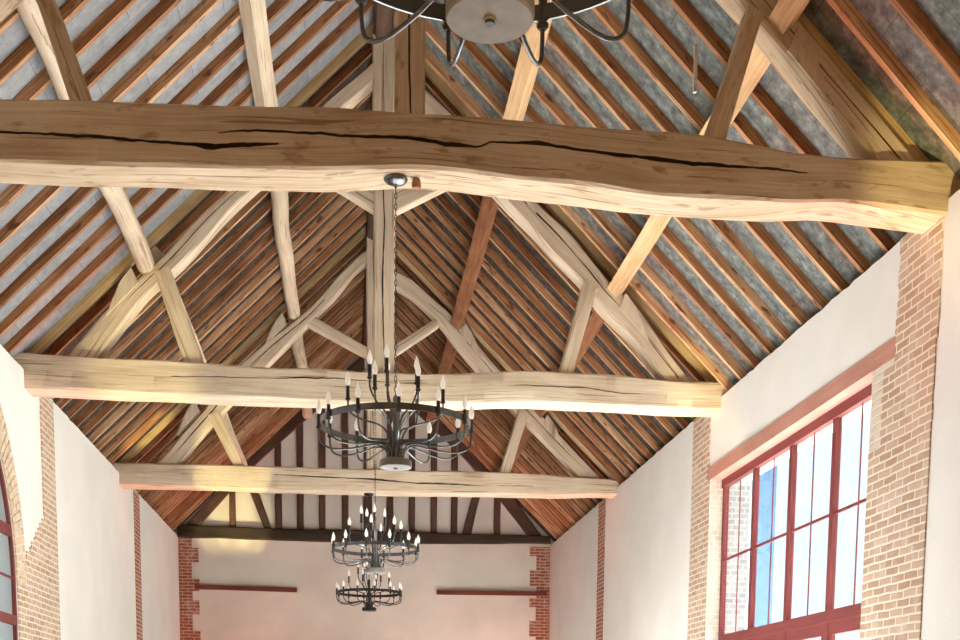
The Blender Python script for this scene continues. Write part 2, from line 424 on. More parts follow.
# brick strips
trim_no = [0]
def trim(bm, mat, label, cat='brick pier'):
    trim_no[0] += 1
    return tag(finish('trim_%d' % trim_no[0], bm, mat, origin=(0, 0, 0), smooth=0), label, cat, kind='structure')
def rag(y0, y1, z0, z1, s, sd, both=True, step=.136):
    """polygon with toothed edges following the courses"""
    n = int((z1-z0)/step); L_, R_ = [], []
    for i in range(n+1):
        za, zb = z0+(z1-z0)*i/(n+1), z0+(z1-z0)*(i+1)/(n+1)
        dl = s*noise.noise((i*1.7, sd, 0)) if both else 0
        dr = s*noise.noise((i*1.7, sd, 9))
        L_ += [(y0+dl, za), (y0+dl, zb)]; R_ += [(y1+dr, za), (y1+dr, zb)]
    return L_+R_[::-1]
PR = .012
bm = bmesh.new(); prism(bm, rag(9.07, 9.78, 2.9, 3.86, .03, 1), 'X', HW-PR, HW+.1); prism(bm, rag(9.09, 10.0, 2.3, 2.9, .03, 2), 'X', HW-PR, HW+.1); prism(bm, [(9.1, -EZ), (10.215, -EZ), (10.215, 2.3), (9.1, 2.3)], 'X', HW-PR, HW+.1)
trim(bm, M['brick_side'], 'brick pier under the nearest tie beam, beside the near jamb of the rectangular window')
bm = bmesh.new(); prism(bm, [(10.0, 2.3), (10.215, 2.3), (10.215, 2.95), (9.80, 2.95), (9.80, 2.9), (10.0, 2.9)], 'X', HW-PR+.004, HW+.1)
trim(bm, M['brick_pale'], 'whitewashed rough brick patch under the near end of the red lintel')
bm = bmesh.new(); prism(bm, rag(14.93, 15.66, 2.97, 3.86, .025, 3), 'X', HW-PR, HW+.1); prism(bm, [(14.87, -EZ), (15.66, -EZ), (15.66, 2.97), (14.87, 2.97)], 'X', HW-PR, HW+.1)
trim(bm, M['brick_side'], 'brick pier under the second tie beam, beside the far jamb of the rectangular window')
bm = bmesh.new(); prism(bm, rag(21.08, 21.62, -EZ, 3.83, .02, 4), 'X', HW-PR, HW+.1)
trim(bm, M['brick_far'], 'red brick strip under the third tie beam, on the wall with the rectangular window')
bm = bmesh.new(); prism(bm, rag(15.2, 15.84, 2.4, 3.83, .03, 6), 'X', -HW-.1, -HW+PR)
for i in range(9):
    ya = max(AC+AR+.35, 15.22-.105*i+.10*noise.noise((i*2.3, 4, 4)))
    prism(bm, [(ya, 2.4-.0675*(i+1)), (15.84, 2.4-.0675*(i+1)), (15.84, 2.4-.0675*i), (ya, 2.4-.0675*i)], 'X', -HW-.1, -HW+PR)
prism(bm, [(AC+AR+.02, -EZ), (15.84, -EZ), (15.84, 2.4-.0675*9), (AC+AR+.30, 2.4-.0675*9), (AC+AR+.02, AS)], 'X', -HW-.1, -HW+PR)
trim(bm, M['brick_side'], 'brick pier under the second tie beam, spreading to the jamb of the arched window')
bm = bmesh.new(); prism(bm, rag(21.46, 22.0, -EZ, 3.83, .02, 8), 'X', -HW-.1, -HW+PR)
trim(bm, M['brick_far'], 'red brick strip under the third tie beam, on the wall with the arched window')
for sg, lab in ((-1, 'toothed red brick corner of the gable wall under the yellow light patch'), (1, 'toothed red brick corner of the gable wall crossed by the bright red rail')):
    bm = bmesh.new(); pts = []; z = 3.83; i = 0; inner = []
    seq = (.28, .42, .27, .43) if sg < 0 else (.45, .30, .44, .29)
    while z > -EZ:
        h = (.20, .30, .34, .26)[i % 4]
        w = seq[i % 4]+.03*noise.noise((i, sg, 0)); zb = max(-EZ, z-h)
        inner += [(sg*(HW-.0-w), z), (sg*(HW-w), zb)]; z = zb; i += 1
    prism(bm, [(sg*HW, 3.83)]+inner+[(sg*HW, -EZ)], 'Y', Y4-.015, Y4+.1)
    trim(bm, M['brick_gable'], lab, 'brick corner')
bm = bmesh.new(); prism(bm, [(WY1-.012, -EZ), (WY1+.02, -EZ), (WY1+.02, WZ1), (WY1-.012, WZ1)], 'X', HW-PR+.002, HW+.155)
trim(bm, M['brick_reveal'], 'grey rough brick reveal at the far jamb of the rectangular window', 'window reveal')
bm = bmesh.new(); prism(bm, [(WY1-.012, -EZ), (WY1+.02, -EZ), (WY1+.02, WZ1), (WY1-.012, WZ1)], 'X', HW+.215, HW+.5)
trim(bm, M['brick_out'], 'grey outer brick reveal seen through the far bay of the rectangular window', 'window reveal')
# whitewash-to-brick arch ring: single bricks on a mortar bed
bm = bmesh.new()
no = 78
for k in range(no):
    a0, a1 = math.pi*k/no+.004, math.pi*(k+1)/no-.004
    r1 = AR+.40+.03*noise.noise((k*3.1, 0, 2))
    def P(r, a): return (AC+r*math.cos(a), AS+r*math.sin(a))
    cut = AR+.005
    if k % 2:
        parts = ((cut, AR+.21), (AR+.222, r1))
    else:
        parts = ((cut, AR+.11), (AR+.122, AR+.33), (AR+.342, r1))
    for ra, rb in parts:
        prism(bm, [P(ra, a0), P(rb, a0), P(rb, a1), P(ra, a1)], 'X', -HW-.02, -HW+.016+.004*noise.noise((k, ra*9, 1)))
ring = bm
for f in ring.faces: f.material_index = 0
def ringpoly(r0, r1, n=32):
    return [(AC+r0*math.cos(math.pi*k/n), AS+r0*math.sin(math.pi*k/n)) for k in range(n+1)], [(AC+r1*math.cos(math.pi*k/n), AS+r1*math.sin(math.pi*k/n)) for k in range(n+1)]
pi_, po_ = ringpoly(AR+.002, AR+.40)
nf = len(bm.faces)
for k in range(32):
    prism(bm, [pi_[k], po_[k], po_[k+1], pi_[k+1]], 'X', -HW-.02, -HW+.006)
bm.faces.ensure_lookup_table()
for f in bm.faces[nf:]: f.material_index = 1
voussoir = simple('pale_orange_brick', (.66, .52, .39), .9); mortar = simple('cream_mortar', (.74, .66, .54), .95)
trim(bm, [voussoir, mortar], 'arch of pale orange bricks set on edge around the round-topped window', 'brick arch')

# ------------------------------------------------------------------ windows
def part(name, bm, mat, parent, label=None, smooth=0):
    o = finish(name, bm, mat, parent, smooth=smooth)
    if label: o['label'] = label
    return o
w1 = empty('window_1', (HW+.2, (WY0+WY1)/2, -EZ)); tag(w1, 'big red-framed rectangular window with four bays under a faded red lintel', 'window', kind='structure')
XF0, XF1 = HW+.155, HW+.21
def uvbox(bm, x0, x1, y0, y1, z0, z1, along):
    uvl = bm.loops.layers.uv.verify(); vs = box(bm, x0, x1, y0, y1, z0, z1)
    vset = set(vs)
    for f in bm.faces:
        if all(v in vset for v in f.verts):
            for lp in f.loops:
                c = lp.vert.co; a = (c.x, c.y, c.z)
                o = [a[i] for i in range(3) if i != along]
                lp[uvl].uv = (a[along], o[0]+o[1])
bm = bmesh.new(); uvbox(bm, HW-.012, HW+.3, 9.79, 14.97, WZ1-.005, WZ1+.155, 1); bmesh.ops.bevel(bm, geom=bm.edges[:], offset=.008, segments=1)
part('lintel', bm, M['lintel'], w1, 'faded pinkish red timber lintel')
bm = bmesh.new(); uvbox(bm, XF0-.02, XF1, WY0, WY1, 2.87, WZ1, 1); part('head', bm, M['red_wood'], w1)
for ya, yb in ((WY0, WY0+.09), (WY1-.09, WY1)):
    bm = bmesh.new(); uvbox(bm, XF0, XF1, ya, yb, -EZ, 2.87, 2); part('jamb', bm, M['red_wood'], w1)
MUL = (11.40, 12.54, 13.70)
for y in MUL:
    bm = bmesh.new(); uvbox(bm, XF0, XF1, y-.045, y+.045, -EZ, 2.87, 2); part('mullion', bm, M['red_wood'], w1)
bm = bmesh.new(); uvbox(bm, XF0-.015, XF1, WY0+.09, WY1-.09, .98, 1.09, 1); part('transom', bm, M['red_wood'], w1)
edges = [WY0+.09]+list(MUL)+[WY1-.09]
for a, b in zip(edges, edges[1:]):
    a2 = a+(.045 if a in MUL else 0); b2 = b-(.045 if b in MUL else 0)
    bm = bmesh.new(); box(bm, XF0+.025, XF0+.031, a2, b2, 1.09, 2.87); part('glass_pane', bm, M['glass'], w1)
    bm = bmesh.new(); box(bm, XF0+.025, XF0+.031, a2, b2, -EZ+.1, .98); part('glass_pane', bm, M['glass'], w1)
    mid = (a2+b2)/2
    bm = bmesh.new(); uvbox(bm, XF0+.018, XF0+.038, a2, b2, 2.0-.014, 2.0+.014, 1); uvbox(bm, XF0+.022, XF0+.034, mid-.006, mid+.006, 1.09, 2.87, 2)
    part('glazing_bar', bm, M['red_wood'], w1)
    # bottom rail and stiles of the door leaf below the transom
    bm = bmesh.new(); uvbox(bm, XF0+.005, XF1-.01, a2, b2, -EZ, -EZ+.25, 1); uvbox(bm, XF0+.005, XF1-.01, a2, b2, .86, .98, 1); uvbox(bm, XF0+.005, XF1-.01, a2, a2+.08, -EZ+.25, .86, 2); uvbox(bm, XF0+.005, XF1-.01, b2-.08, b2, -EZ+.25, .86, 2)
    part('door_leaf', bm, M['red_wood'], w1)

w2 = empty('window_2', (-HW-.2, AC, -EZ)); tag(w2, 'arched red-framed window inside a ring of pale bricks', 'window', kind='structure')
XG0, XG1 = -HW-.04, -HW-.004
AI = AR-.055
bm = bmesh.new(); uvl = bm.loops.layers.uv.verify()
for k in range(48):
    a0, a1 = math.pi*k/48, math.pi*(k+1)/48
    prism(bm, [(AC+AI*math.cos(a0), AS+AI*math.sin(a0)), (AC+AR*math.cos(a0), AS+AR*math.sin(a0)), (AC+AR*math.cos(a1), AS+AR*math.sin(a1)), (AC+AI*math.cos(a1), AS+AI*math.sin(a1))], 'X', XG0, XG1)
bmesh.ops.remove_doubles(bm, verts=bm.verts[:], dist=1e-5)
for ya, yb in ((AC-AR, AC-AI), (AC+AI, AC+AR)): box(bm, XG0, XG1, ya, yb, -EZ, AS)
for f in bm.faces:
    for lp in f.loops: lp[uvl].uv = (lp.vert.co.y+lp.vert.co.z, lp.vert.co.x)
part('arched_frame', bm, M['red_wood'], w2)
for za, zb in ((1.93, 2.04), (1.0, 1.10)):
    half = AI if za < AS else math.sqrt(AI**2-(zb-AS)**2)
    bm = bmesh.new(); uvbox(bm, XG0, XG1+.015, AC-half, AC+half, za, zb, 1); part('transom', bm, M['red_wood'], w2)
for y in (AC-.65, AC+.65):
    top = AS+math.sqrt(AI**2-(abs(y-AC)+.04)**2)
    bm = bmesh.new(); uvbox(bm, XG0+.004, XG1-.004, y-.04, y+.04, -EZ, top, 2); part('mullion', bm, M['red_wood'], w2)
bm = bmesh.new(); uvbox(bm, XG0+.006, XG1-.012, AC-AI, AC+AI, 1.49, 1.515, 1); part('glazing_bar', bm, M['red_wood'], w2)
pg = [(AC+AI*math.cos(math.pi*k/32), AS+AI*math.sin(math.pi*k/32)) for k in range(33)]+[(AC-AI, -EZ), (AC+AI, -EZ)]
bm = bmesh.new(); prism(bm, pg, 'X', XG0+.012, XG0+.018); part('glass_pane', bm, M['glass'], w2)

# outside the big window
bm = bmesh.new(); box(bm, 5.0, 5.34, 16.3, 16.42, -EZ-.15, 5.6); bmesh.ops.bevel(bm, geom=bm.edges[:], offset=.01, segments=1)
tag(finish('blue_door_leaf', bm, M['blue'], smooth=0), 'pale blue door leaf folded open outside, seen through the second bay from the far end', 'door leaf')
bm = bmesh.new(); box(bm, 6.0, 40, -20, 45, -EZ-.35, -EZ-.15); box(bm, -40, -6.0, -20, 45, -EZ-.35, -EZ-.15)
tag(finish('ground', bm, simple('dark_grass', (.05, .07, .03), .9), smooth=0), 'pale ground outside the barn windows', 'ground', kind='structure')

# ------------------------------------------------------------------ trusses
def bcrack(pts, lowf, upf, x0, x1):
    out = []
    for x, z, w in pts:
        t = (x-x0)/(x1-x0); a = interp(lowf, x); b = interp(upf, x)
        out.append((t, (z-a)/(b-a), w))
    return out

def truss(y, label, tie_lo, tie_up, depth, tiemat, mat, pL, pR, sL, sR, brL, brR, kp, cracks=(), kcrack=None, cleats=(), grow=.014):
    tie_lo = [(x, z-grow*1.25) for x, z in tie_lo]; tie_up = [(x, z+grow) for x, z in tie_up]   # the edges are worn round
    r = empty('roof_truss', (0, y+.2, tie_lo[len(tie_lo)//2][1])); tag(r, label, 'roof truss', 'roof trusses spanning the barn')
    cr = [bcrack(c, tie_lo, tie_up, tie_lo[0][0], tie_lo[-1][0]) for c in cracks]
    timber('tie_beam', tie_lo, tie_up, y, depth, tiemat, r, cr, n=300, wob=.012, ch=.02, seed=y)
    kw = kp[1]-kp[0]
    kpc = [[(0.0, .45, .002), (.15, .55, .006), (.3, .6, .009), (.45, .5, .006), (.6, .58, .007), (.8, .5, .004), (1, .5, .001)]] if kcrack else ()
    timber('king_post', [(kp[1], kp[2]), (kp[1]+.01, 5.5), (kp[1], kp[3])], [(kp[0], kp[2]), (kp[0]+.01, 5.5), (kp[0], kp[3])], y+.06, .24, mat, r, kpc, wob=.006, seed=y+1)
    for k, (lo, up) in enumerate((pL, pR)):
        timber('principal_rafter', lo, up, y+.07, .24, mat, r, [[(0.03, .6, .002), (.3, .55, .006), (.55, .62, .005), (.8, .5, .002)]], wob=.012, seed=y+2+k)
    for k, (lo, up) in enumerate((sL, sR)):
        timber('strut', lo, up, y+.05, .18, mat, r, wob=.005, seed=y+5+k)
    for k, (lo, up) in enumerate((brL, brR)):
        if lo: timber('brace', lo, up, y+.09, .16, mat, r, wob=.004, seed=y+7+k)
    for k, poly in enumerate(cleats):
        bm = bmesh.new(); prism(bm, poly, 'Y', y+.05, y+.30); uvl = bm.loops.layers.uv.verify()
        bmesh.ops.bevel(bm, geom=bm.edges[:], offset=.008, segments=1)
        for f in bm.faces:
            for lp in f.loops: lp[uvl].uv = (lp.vert.co.x+lp.vert.co.z, lp.vert.co.y+lp.vert.co.x*.5)
        finish('cleat', bm, mat, r, smooth=0)
    return r
def cleat(x, sg, s=.34):
    """wedge on the back of a principal that carries a purlin at x"""
    def pr(q): return 7.63-q       # outer face of the principal
    return [(sg*(x-.02), pr(x-.02)-.04), (sg*(x+s), pr(x+s)-.04), (sg*(x+.17), pr(x+.17)+.17), (sg*(x+.05), pr(x+.05)+.20)]
CL = [cleat(2.76, -1), cleat(2.78, 1), cleat(1.38, -1, .34), cleat(1.42, 1, .34)]

b1lo = [(-4.3, 3.77), (-2.75, 3.79), (-2.09, 3.81), (-1.41, 3.83), (-.59, 3.86), (-.04, 3.9), (.31, 3.905), (.67, 3.89), (1.1, 3.865), (1.68, 3.83), (2.19, 3.82), (2.75, 3.82), (3.16, 3.845), (3.48, 3.83), (3.9, 3.80), (4.3, 3.78)]
b1up = [(-4.3, 4.10), (-2.73, 4.12), (-2.34, 4.14), (-1.88, 4.15), (-1.41, 4.16), (-.73, 4.19), (.17, 4.2), (1.09, 4.18), (2.11, 4.17), (2.48, 4.13), (2.78, 4.09), (3.09, 4.08), (3.46, 4.08), (4.05, 4.1), (4.3, 4.1)]
crA = [(-3.2, 3.94, .002), (-2.74, 3.94, .005), (-2.35, 3.94, .008), (-2.0, 3.94, .010), (-1.61, 3.935, .014), (-1.31, 3.925, .017), (-1.07, 3.95, .007), (-.87, 3.97, .001)]
crB = [(-1.3, 4.01, .001), (-1.0, 4.04, .006), (-.59, 4.055, .008), (-.21, 4.05, .009), (0, 4.055, .010), (.29, 4.03, .014), (.52, 4.03, .006), (.60, 4.07, .001), (.95, 4.075, .011), (1.23, 4.05, .009), (1.68, 4.02, .014), (2.05, 4.0, .013), (2.44, 4.0, .010), (2.69, 4.0, .008), (2.95, 3.985, .001)]
truss(Y1, 'nearest roof truss with long black cracks across its brown tie beam', b1lo, b1up, .38, M['oak_brown'], M['oak_brown'],
      ([(-3.55, 4.08), (-2.55, 5.0), (-1.3, 6.15), (-.05, 7.3)], [(-3.85, 4.08), (-2.73, 5.16), (-1.3, 6.45), (-.05, 7.6)]),
      ([(3.55, 4.05), (2.62, 4.95), (1.3, 6.15), (.12, 7.25)], [(3.88, 4.05), (2.75, 5.14), (1.3, 6.45), (.12, 7.55)]),
      ([(-2.11, 4.1), (-2.35, 4.79), (-2.5, 5.15)], [(-2.26, 4.1), (-2.48, 4.78), (-2.64, 5.1)]),
      ([(2.14, 4.1), (2.44, 5.06), (2.46, 5.12)], [(2.29, 4.1), (2.55, 5.0), (2.58, 5.06)]),
      ([(-.05, 5.77), (-1.1, 6.3)], [(-.05, 5.93), (-1.1, 6.46)]), ([(.12, 5.77), (1.1, 6.3)], [(.12, 5.93), (1.1, 6.46)]),
      (-.07, .14, 4.13, 7.72), [crA, crB], True, CL, .034)
b2lo = [(-4.3, 3.68), (-3.78, 3.68), (-3.18, 3.67), (-2.07, 3.66), (-.84, 3.66), (.19, 3.66), (.8, 3.69), (1.35, 3.73), (2.06, 3.74), (2.78, 3.73), (3.74, 3.72), (4.3, 3.72)]
b2up = [(-4.3, 4.03), (-4.03, 4.03), (-3.17, 4.01), (-2.4, 4.01), (-1.62, 3.98), (-.72, 3.98), (.65, 3.98), (1.12, 4.01), (1.59, 4.05), (2.18, 4.06), (2.77, 4.05), (3.49, 4.01), (4.04, 4.02), (4.3, 4.02)]
cr2 = [(-2.4, 3.84, .001), (-1.9, 3.86, .004), (-1.2, 3.87, .004), (-.6, 3.9, .002), (0, 3.88, .0015), (1.0, 3.86, .001), (2.4, 3.9, .003), (2.8, 3.86, .003), (3.2, 3.86, .001)]
truss(Y2, 'second roof truss, its pale tie beam ending above the far jamb of the rectangular window', b2lo, b2up, .38, M['oak'], M['oak'],
      ([(-3.25, 3.98), (-2.70, 4.70), (-2.30, 5.06), (-2.01, 5.37), (-1.66, 5.74), (-.8, 6.52), (-.08, 7.17)], [(-3.6, 3.98), (-3.01, 4.64), (-2.43, 5.2), (-2.13, 5.52), (-1.79, 5.83), (-.75, 6.78), (-.08, 7.36)]),
      ([(3.42, 3.96), (3.23, 4.15), (2.92, 4.49), (2.54, 4.84), (2.29, 5.13), (2.0, 5.38), (1.72, 5.66), (1.36, 5.99), (.8, 6.52), (.1, 7.15)], [(3.70, 3.96), (3.32, 4.42), (2.99, 4.83), (2.65, 5.11), (2.21, 5.59), (1.76, 5.95), (.83, 6.8), (.1, 7.4)]),
      ([(-2.0, 3.95), (-2.36, 4.97), (-2.40, 5.05)], [(-2.23, 3.95), (-2.53, 4.89), (-2.57, 4.97)]),
      ([(2.03, 3.98), (2.31, 5.02), (2.33, 5.12)], [(2.19, 3.98), (2.46, 4.92), (2.5, 5.02)]),
      ([(-.09, 5.77), (-.41, 5.94), (-1.12, 6.3)], [(-.09, 6.04), (-.41, 6.2), (-1.12, 6.56)]), ([(.13, 5.76), (.56, 5.99), (1.14, 6.29)], [(.13, 6.04), (.56, 6.26), (1.14, 6.56)]),
      (-.115, .13, 3.95, 7.62), [cr2], True, CL)
b3lo = [(-4.3, 3.69), (-3.91, 3.69), (-2.75, 3.69), (-1.17, 3.69), (.43, 3.7), (2.06, 3.72), (3.0, 3.73), (3.72, 3.76), (4.3, 3.77)]
b3up = [(-4.3, 4.0), (-4.01, 4.0), (-2.74, 4.01), (-1.17, 4.02), (.43, 4.02), (2.06, 4.04), (3.71, 3.99), (4.02, 3.97), (4.3, 3.97)]
cr3 = [(-1.6, 3.9, .001), (-1.09, 3.89, .006), (-.05, 3.88, .009), (.4, 3.845, .007), (.75, 3.835, .011), (1.73, 3.83, .006), (2.6, 3.84, .001)]
truss(Y3, 'third roof truss, farthest of the pale oak trusses, just before the half-timbered gable', b3lo, b3up, .36, M['oak'], M['oak'],
      ([(-3.13, 3.97), (-2.54, 4.68), (-1.77, 5.50), (-1.18, 6.10), (-.92, 6.36), (-.62, 6.66), (-.3, 7.05), (-.08, 7.22)], [(-3.46, 3.97), (-2.72, 4.82), (-2.04, 5.64), (-1.32, 6.21), (-.91, 6.58), (-.57, 6.97), (-.25, 7.30), (-.08, 7.42)]),
      ([(3.46, 3.96), (2.31, 5.03), (1.7, 5.63), (1.33, 6.03), (1.02, 6.40), (.63, 6.73), (.33, 6.9), (.1, 7.05)], [(3.78, 3.96), (2.66, 5.06), (2.02, 5.68), (1.74, 5.97), (1.4, 6.37), (1.01, 6.68), (.63, 6.98), (.33, 7.12), (.1, 7.28)]),
      ([(-2.02, 3.98), (-2.37, 4.71), (-2.44, 4.86)], [(-2.2, 3.98), (-2.56, 4.68), (-2.62, 4.8)]),
      ([(2.04, 4.0), (2.34, 5.0), (2.36, 5.06)], [(2.22, 4.0), (2.49, 4.9), (2.52, 4.98)]),
      ([(-.08, 5.77), (-1.07, 6.25)], [(-.08, 5.94), (-1.02, 6.42)]), ([(.12, 5.70), (.35, 5.83), (1.05, 6.31)], [(.12, 5.87), (.35, 6.0), (1.03, 6.45)]),
      (-.11, .12, 3.98, 7.6), [cr3], True, CL)
# the truss over the camera that carries the nearest chandelier
Y0 = 3.2
r0 = empty('roof_truss', (0, Y0+.2, 3.78)); tag(r0, 'roof truss beyond the top edge of the picture, carrying the cut-off chandelier', 'roof truss', 'roof trusses spanning the barn')
timber('tie_beam', [(-4.3, 3.78), (0, 3.8), (4.3, 3.78)], [(-4.3, 4.12), (0, 4.15), (4.3, 4.12)], Y0, .38, M['oak_brown'], r0, n=40, seed=3)
timber('king_post', [(.14, 4.13), (.14, 7.6)], [(-.07, 4.13), (-.07, 7.6)], Y0+.06, .24, M['oak_brown'], r0, seed=4)
timber('principal_rafter', [(-3.55, 4.08), (-.05, 7.3)], [(-3.85, 4.08), (-.05, 7.6)], Y0+.07, .24, M['oak_brown'], r0, n=20, seed=5)
timber('principal_rafter', [(3.55, 4.08), (.12, 7.3)], [(3.85, 4.08), (.12, 7.6)], Y0+.07, .24, M['oak_brown'], r0, n=20, seed=6)

# ------------------------------------------------------------------ gable frame
gf = empty('gable_frame', (0, Y4-.05, 3.83)); tag(gf, 'dark brown half-timber frame on the plastered gable wall', 'timber frame')
GY, GD = Y4-.07, .09
o = timber('sole_plate', [(-4.0, 3.84), (-2.28, 3.83), (-.37, 3.81), (1.79, 3.84), (4.0, 3.9)], [(-4.0, 4.1), (-2.28, 4.065), (-.37, 4.07), (1.79, 4.06), (4.0, 4.05)], Y4-.12, .14, M['plate'], gf, wob=.012, seed=31); o['label'] = 'almost black sole plate'
gLo = [(-3.87, 4.06), (-3.17, 4.77), (-2.53, 5.41), (-1.81, 6.16), (-.05, 7.72)]; gLi = [(-3.56, 4.06), (-2.95, 4.74), (-2.36, 5.37), (-1.64, 6.02), (-.05, 7.42)]
gRi = [(3.48, 4.06), (3.2, 4.4), (2.85, 4.82), (2.34, 5.37), (1.95, 5.77), (.05, 7.42)]; gRo = [(3.8, 4.06), (3.5, 4.42), (3.15, 4.87), (2.67, 5.38), (2.14, 5.94), (.05, 7.72)]
timber('gable_rafter', gLi, gLo, GY-.02, GD, M['dark_oak'], gf, seed=32); timber('gable_rafter', gRi, gRo, GY-.02, GD, M['dark_oak'], gf, seed=33)
for k, x in enumerate((-2.85, -1.88, -1.42, -.96, -.47, .02, .49, .96, 1.44, 1.88, 2.82)):
    w = .07+.012*noise.noise((k, 4, 4))+(.02 if k == 5 else 0)
    top = min(interp(sorted(gLi if x < 0 else [(a, b) for a, b in gRi]), x-w), interp(sorted(gLi if x < 0 else gRi), x+w))+.2
    if abs(x) < .2: top = 7.35
    lean = .03*noise.noise((k*2.2, 1, 1))
    timber('stud', [(x+w, 4.03), (x+w+lean*.5, (4+top)/2), (x+w+lean, top)], [(x-w, 4.03), (x-w+lean*.5, (4+top)/2), (x-w+lean, top)], GY, GD, M['dark_oak'], gf, seed=40+k, wob=.012)
timber('diagonal_stud', [(-2.03, 4.05), (-2.29, 4.78), (-2.44, 5.15)], [(-2.18, 4.05), (-2.47, 4.78), (-2.62, 5.12)], GY-.005, GD, M['dark_oak'], gf, seed=60, wob=.01)
timber('diagonal_stud', [(2.25, 4.05), (2.44, 4.85), (2.56, 5.15)], [(2.06, 4.05), (2.26, 4.84), (2.36, 5.2)], GY-.005, GD, M['dark_oak'], gf, seed=61, wob=.01)
for xa, xb, za, zb, lab in ((-3.66, -1.51, 2.815, 2.79, 'thin dark brown rail on the gable wall, starting beneath the yellow light patch'), (1.51, 3.93, 2.805, 2.82, 'thin reddish rail on the gable wall, running into the brick corner beside the bare side')):
    bm = bmesh.new(); uvl = bm.loops.layers.uv.new('UVMap')
    prism(bm, [(xa, za-.045), (xb, zb-.045), (xb, zb+.045), (xa, za+.045)], 'Y', Y4-.09, Y4+.01)
    for f in bm.faces:
        for lp in f.loops: lp[uvl].uv = (lp.vert.co.x, lp.vert.co.z)
    if xa > 0: lab = 'thin reddish rail on the gable wall, on the side of the rectangular window'
    tag(finish('wall_rail', bm, M['rail'], smooth=0), lab, 'rail')

# ------------------------------------------------------------------ purlins
BAYS = [(Y0, Y1, 'before the nearest truss'), (Y1, Y2, 'between the nearest and second trusses'), (Y2, Y3, 'between the second and third trusses'), (Y3, Y4, 'between the third truss and the gable')]
def purlin(ya, yb, xa, za, xb, zb, r, kind, mat, label, seed):
    bm = bmesh.new(); uvl = bm.loops.layers.uv.new('UVMap')
    n = 40; path, rad = [], []
    for i in range(n):
        t = i/(n-1)
        w = .045 if kind == 'round' else .012
        path.append((xa+(xb-xa)*t+w*noise.noise((t*3, seed, 0)), ya+(yb-ya)*t, za+(zb-za)*t+w*noise.noise((t*3, seed, 5))))
        rr = r*(1+.10*noise.noise((t*6, seed, 8)) if kind == 'round' else 1.15)
        rad.append(rr)
    rings = tube(bm, path, rad, 14 if kind == 'round' else 4, True, uvl)
    if kind != 'round':
        # turn the square section so that its faces follow the slope
        pass
    else:
        for v in bm.verts:
            v.co += Vector((noise.noise(v.co*4), 0, noise.noise(v.co*4+Vector((3, 1, 7)))))*.012
    return tag(finish('purlin', bm, mat, smooth=40), label, 'purlin', 'purlins under the rafters')
GR = 'purlins'
PL = [ # side, which, xs/zs per bay, radius, style, material
 (-1, 'lower', (-2.66, 5.07), .105, 'round', M['oak']), (1, 'lower', (2.72, 5.05), .095, 'square', M['sawn']),
 (-1, 'upper', (-1.255, 6.45), .105, 'round', M['oak']), (1, 'upper', (1.35, 6.38), .095, 'square', M['sawn'])]
for sg, which, (px, pz), r, kind, mt in PL:
    for bi, (ya, yb, btxt) in enumerate(BAYS):
        mat = mt; knd = kind; rr = r
        if sg < 0 and which == 'upper' and bi == 1: knd = 'square'
        if sg > 0 and bi >= 2: mat = M['red_purlin']
        pass
        dx = 0
        if sg < 0 and which == 'lower' and bi >= 2: dx = .10; rr = .09; knd = 'square'
        x = px+dx; z = RA-RS*abs(x)-.138 - (.02 if knd == 'round' else .0)
        side = 'arched window' if sg < 0 else 'rectangular window'
        purlin(ya+.16, min(yb+.14, Y4-.16), x, z, x, z, rr, knd, mat, '%s purlin on the slope above the %s, %s' % (which, side, btxt), sg*3+bi*7+(which == 'upper')*2)
bm = bmesh.new(); uvl = bm.loops.layers.uv.new('UVMap'); tube(bm, [(0, Y0, 7.66), (0, 12, 7.66), (0, Y4-.16, 7.66)], .11, 8, True, uvl)
tag(finish('ridge_beam', bm, M['dark_oak'], smooth=40), 'dark ridge beam along the top of the roof', 'ridge beam')

# ------------------------------------------------------------------ rafters
def rafter_mesh(sg, w, h, drop, seed):
    """runs from ridge to eaves; local origin at the ridge underside"""
    bm = bmesh.new(); uvl = bm.loops.layers.uv.new('UVMap')
    n = 24; xe = 4.42; nr = Vector((sg*RS, 0, 1)).normalized(); rings = []
    for i in range(n):
        t = i/(n-1); x = .015+(xe-.015)*t
        b = Vector((sg*x, .010*noise.noise((t*4, seed, 0)), -RS*x+.008*noise.noise((t*5, seed, 3))))-nr*drop
        ring = [b, b+Vector((0, w, 0)), b+Vector((0, w, 0))+nr*(h+drop), b+nr*(h+drop)]
        rings.append([bm.verts.new(p) for p in ring])
    per = (0, w, w+h, 2*w+h, 2*w+2*h)
    for i in range(n-1):
        for k in range(4):
            k2 = (k+1) % 4
            f = bm.faces.new((rings[i][k], rings[i][k2], rings[i+1][k2], rings[i+1][k]))
            for lp, q in zip(f.loops, ((i, per[k]), (i, per[k+1]), (i+1, per[k+1]), (i+1, per[k]))): lp[uvl].uv = (q[0]*xe*1.38/(n-1), q[1])
    bm.faces.new(rings[0]); bm.faces.new(rings[-1][::-1])
    bmesh.ops.recalc_face_normals(bm, faces=bm.faces)
    me = bpy.data.meshes.new('rafter'); bm.to_mesh(me); bm.free()
    return me
ORD = 'first second third fourth fifth sixth seventh eighth ninth tenth eleventh twelfth thirteenth fourteenth'.split()
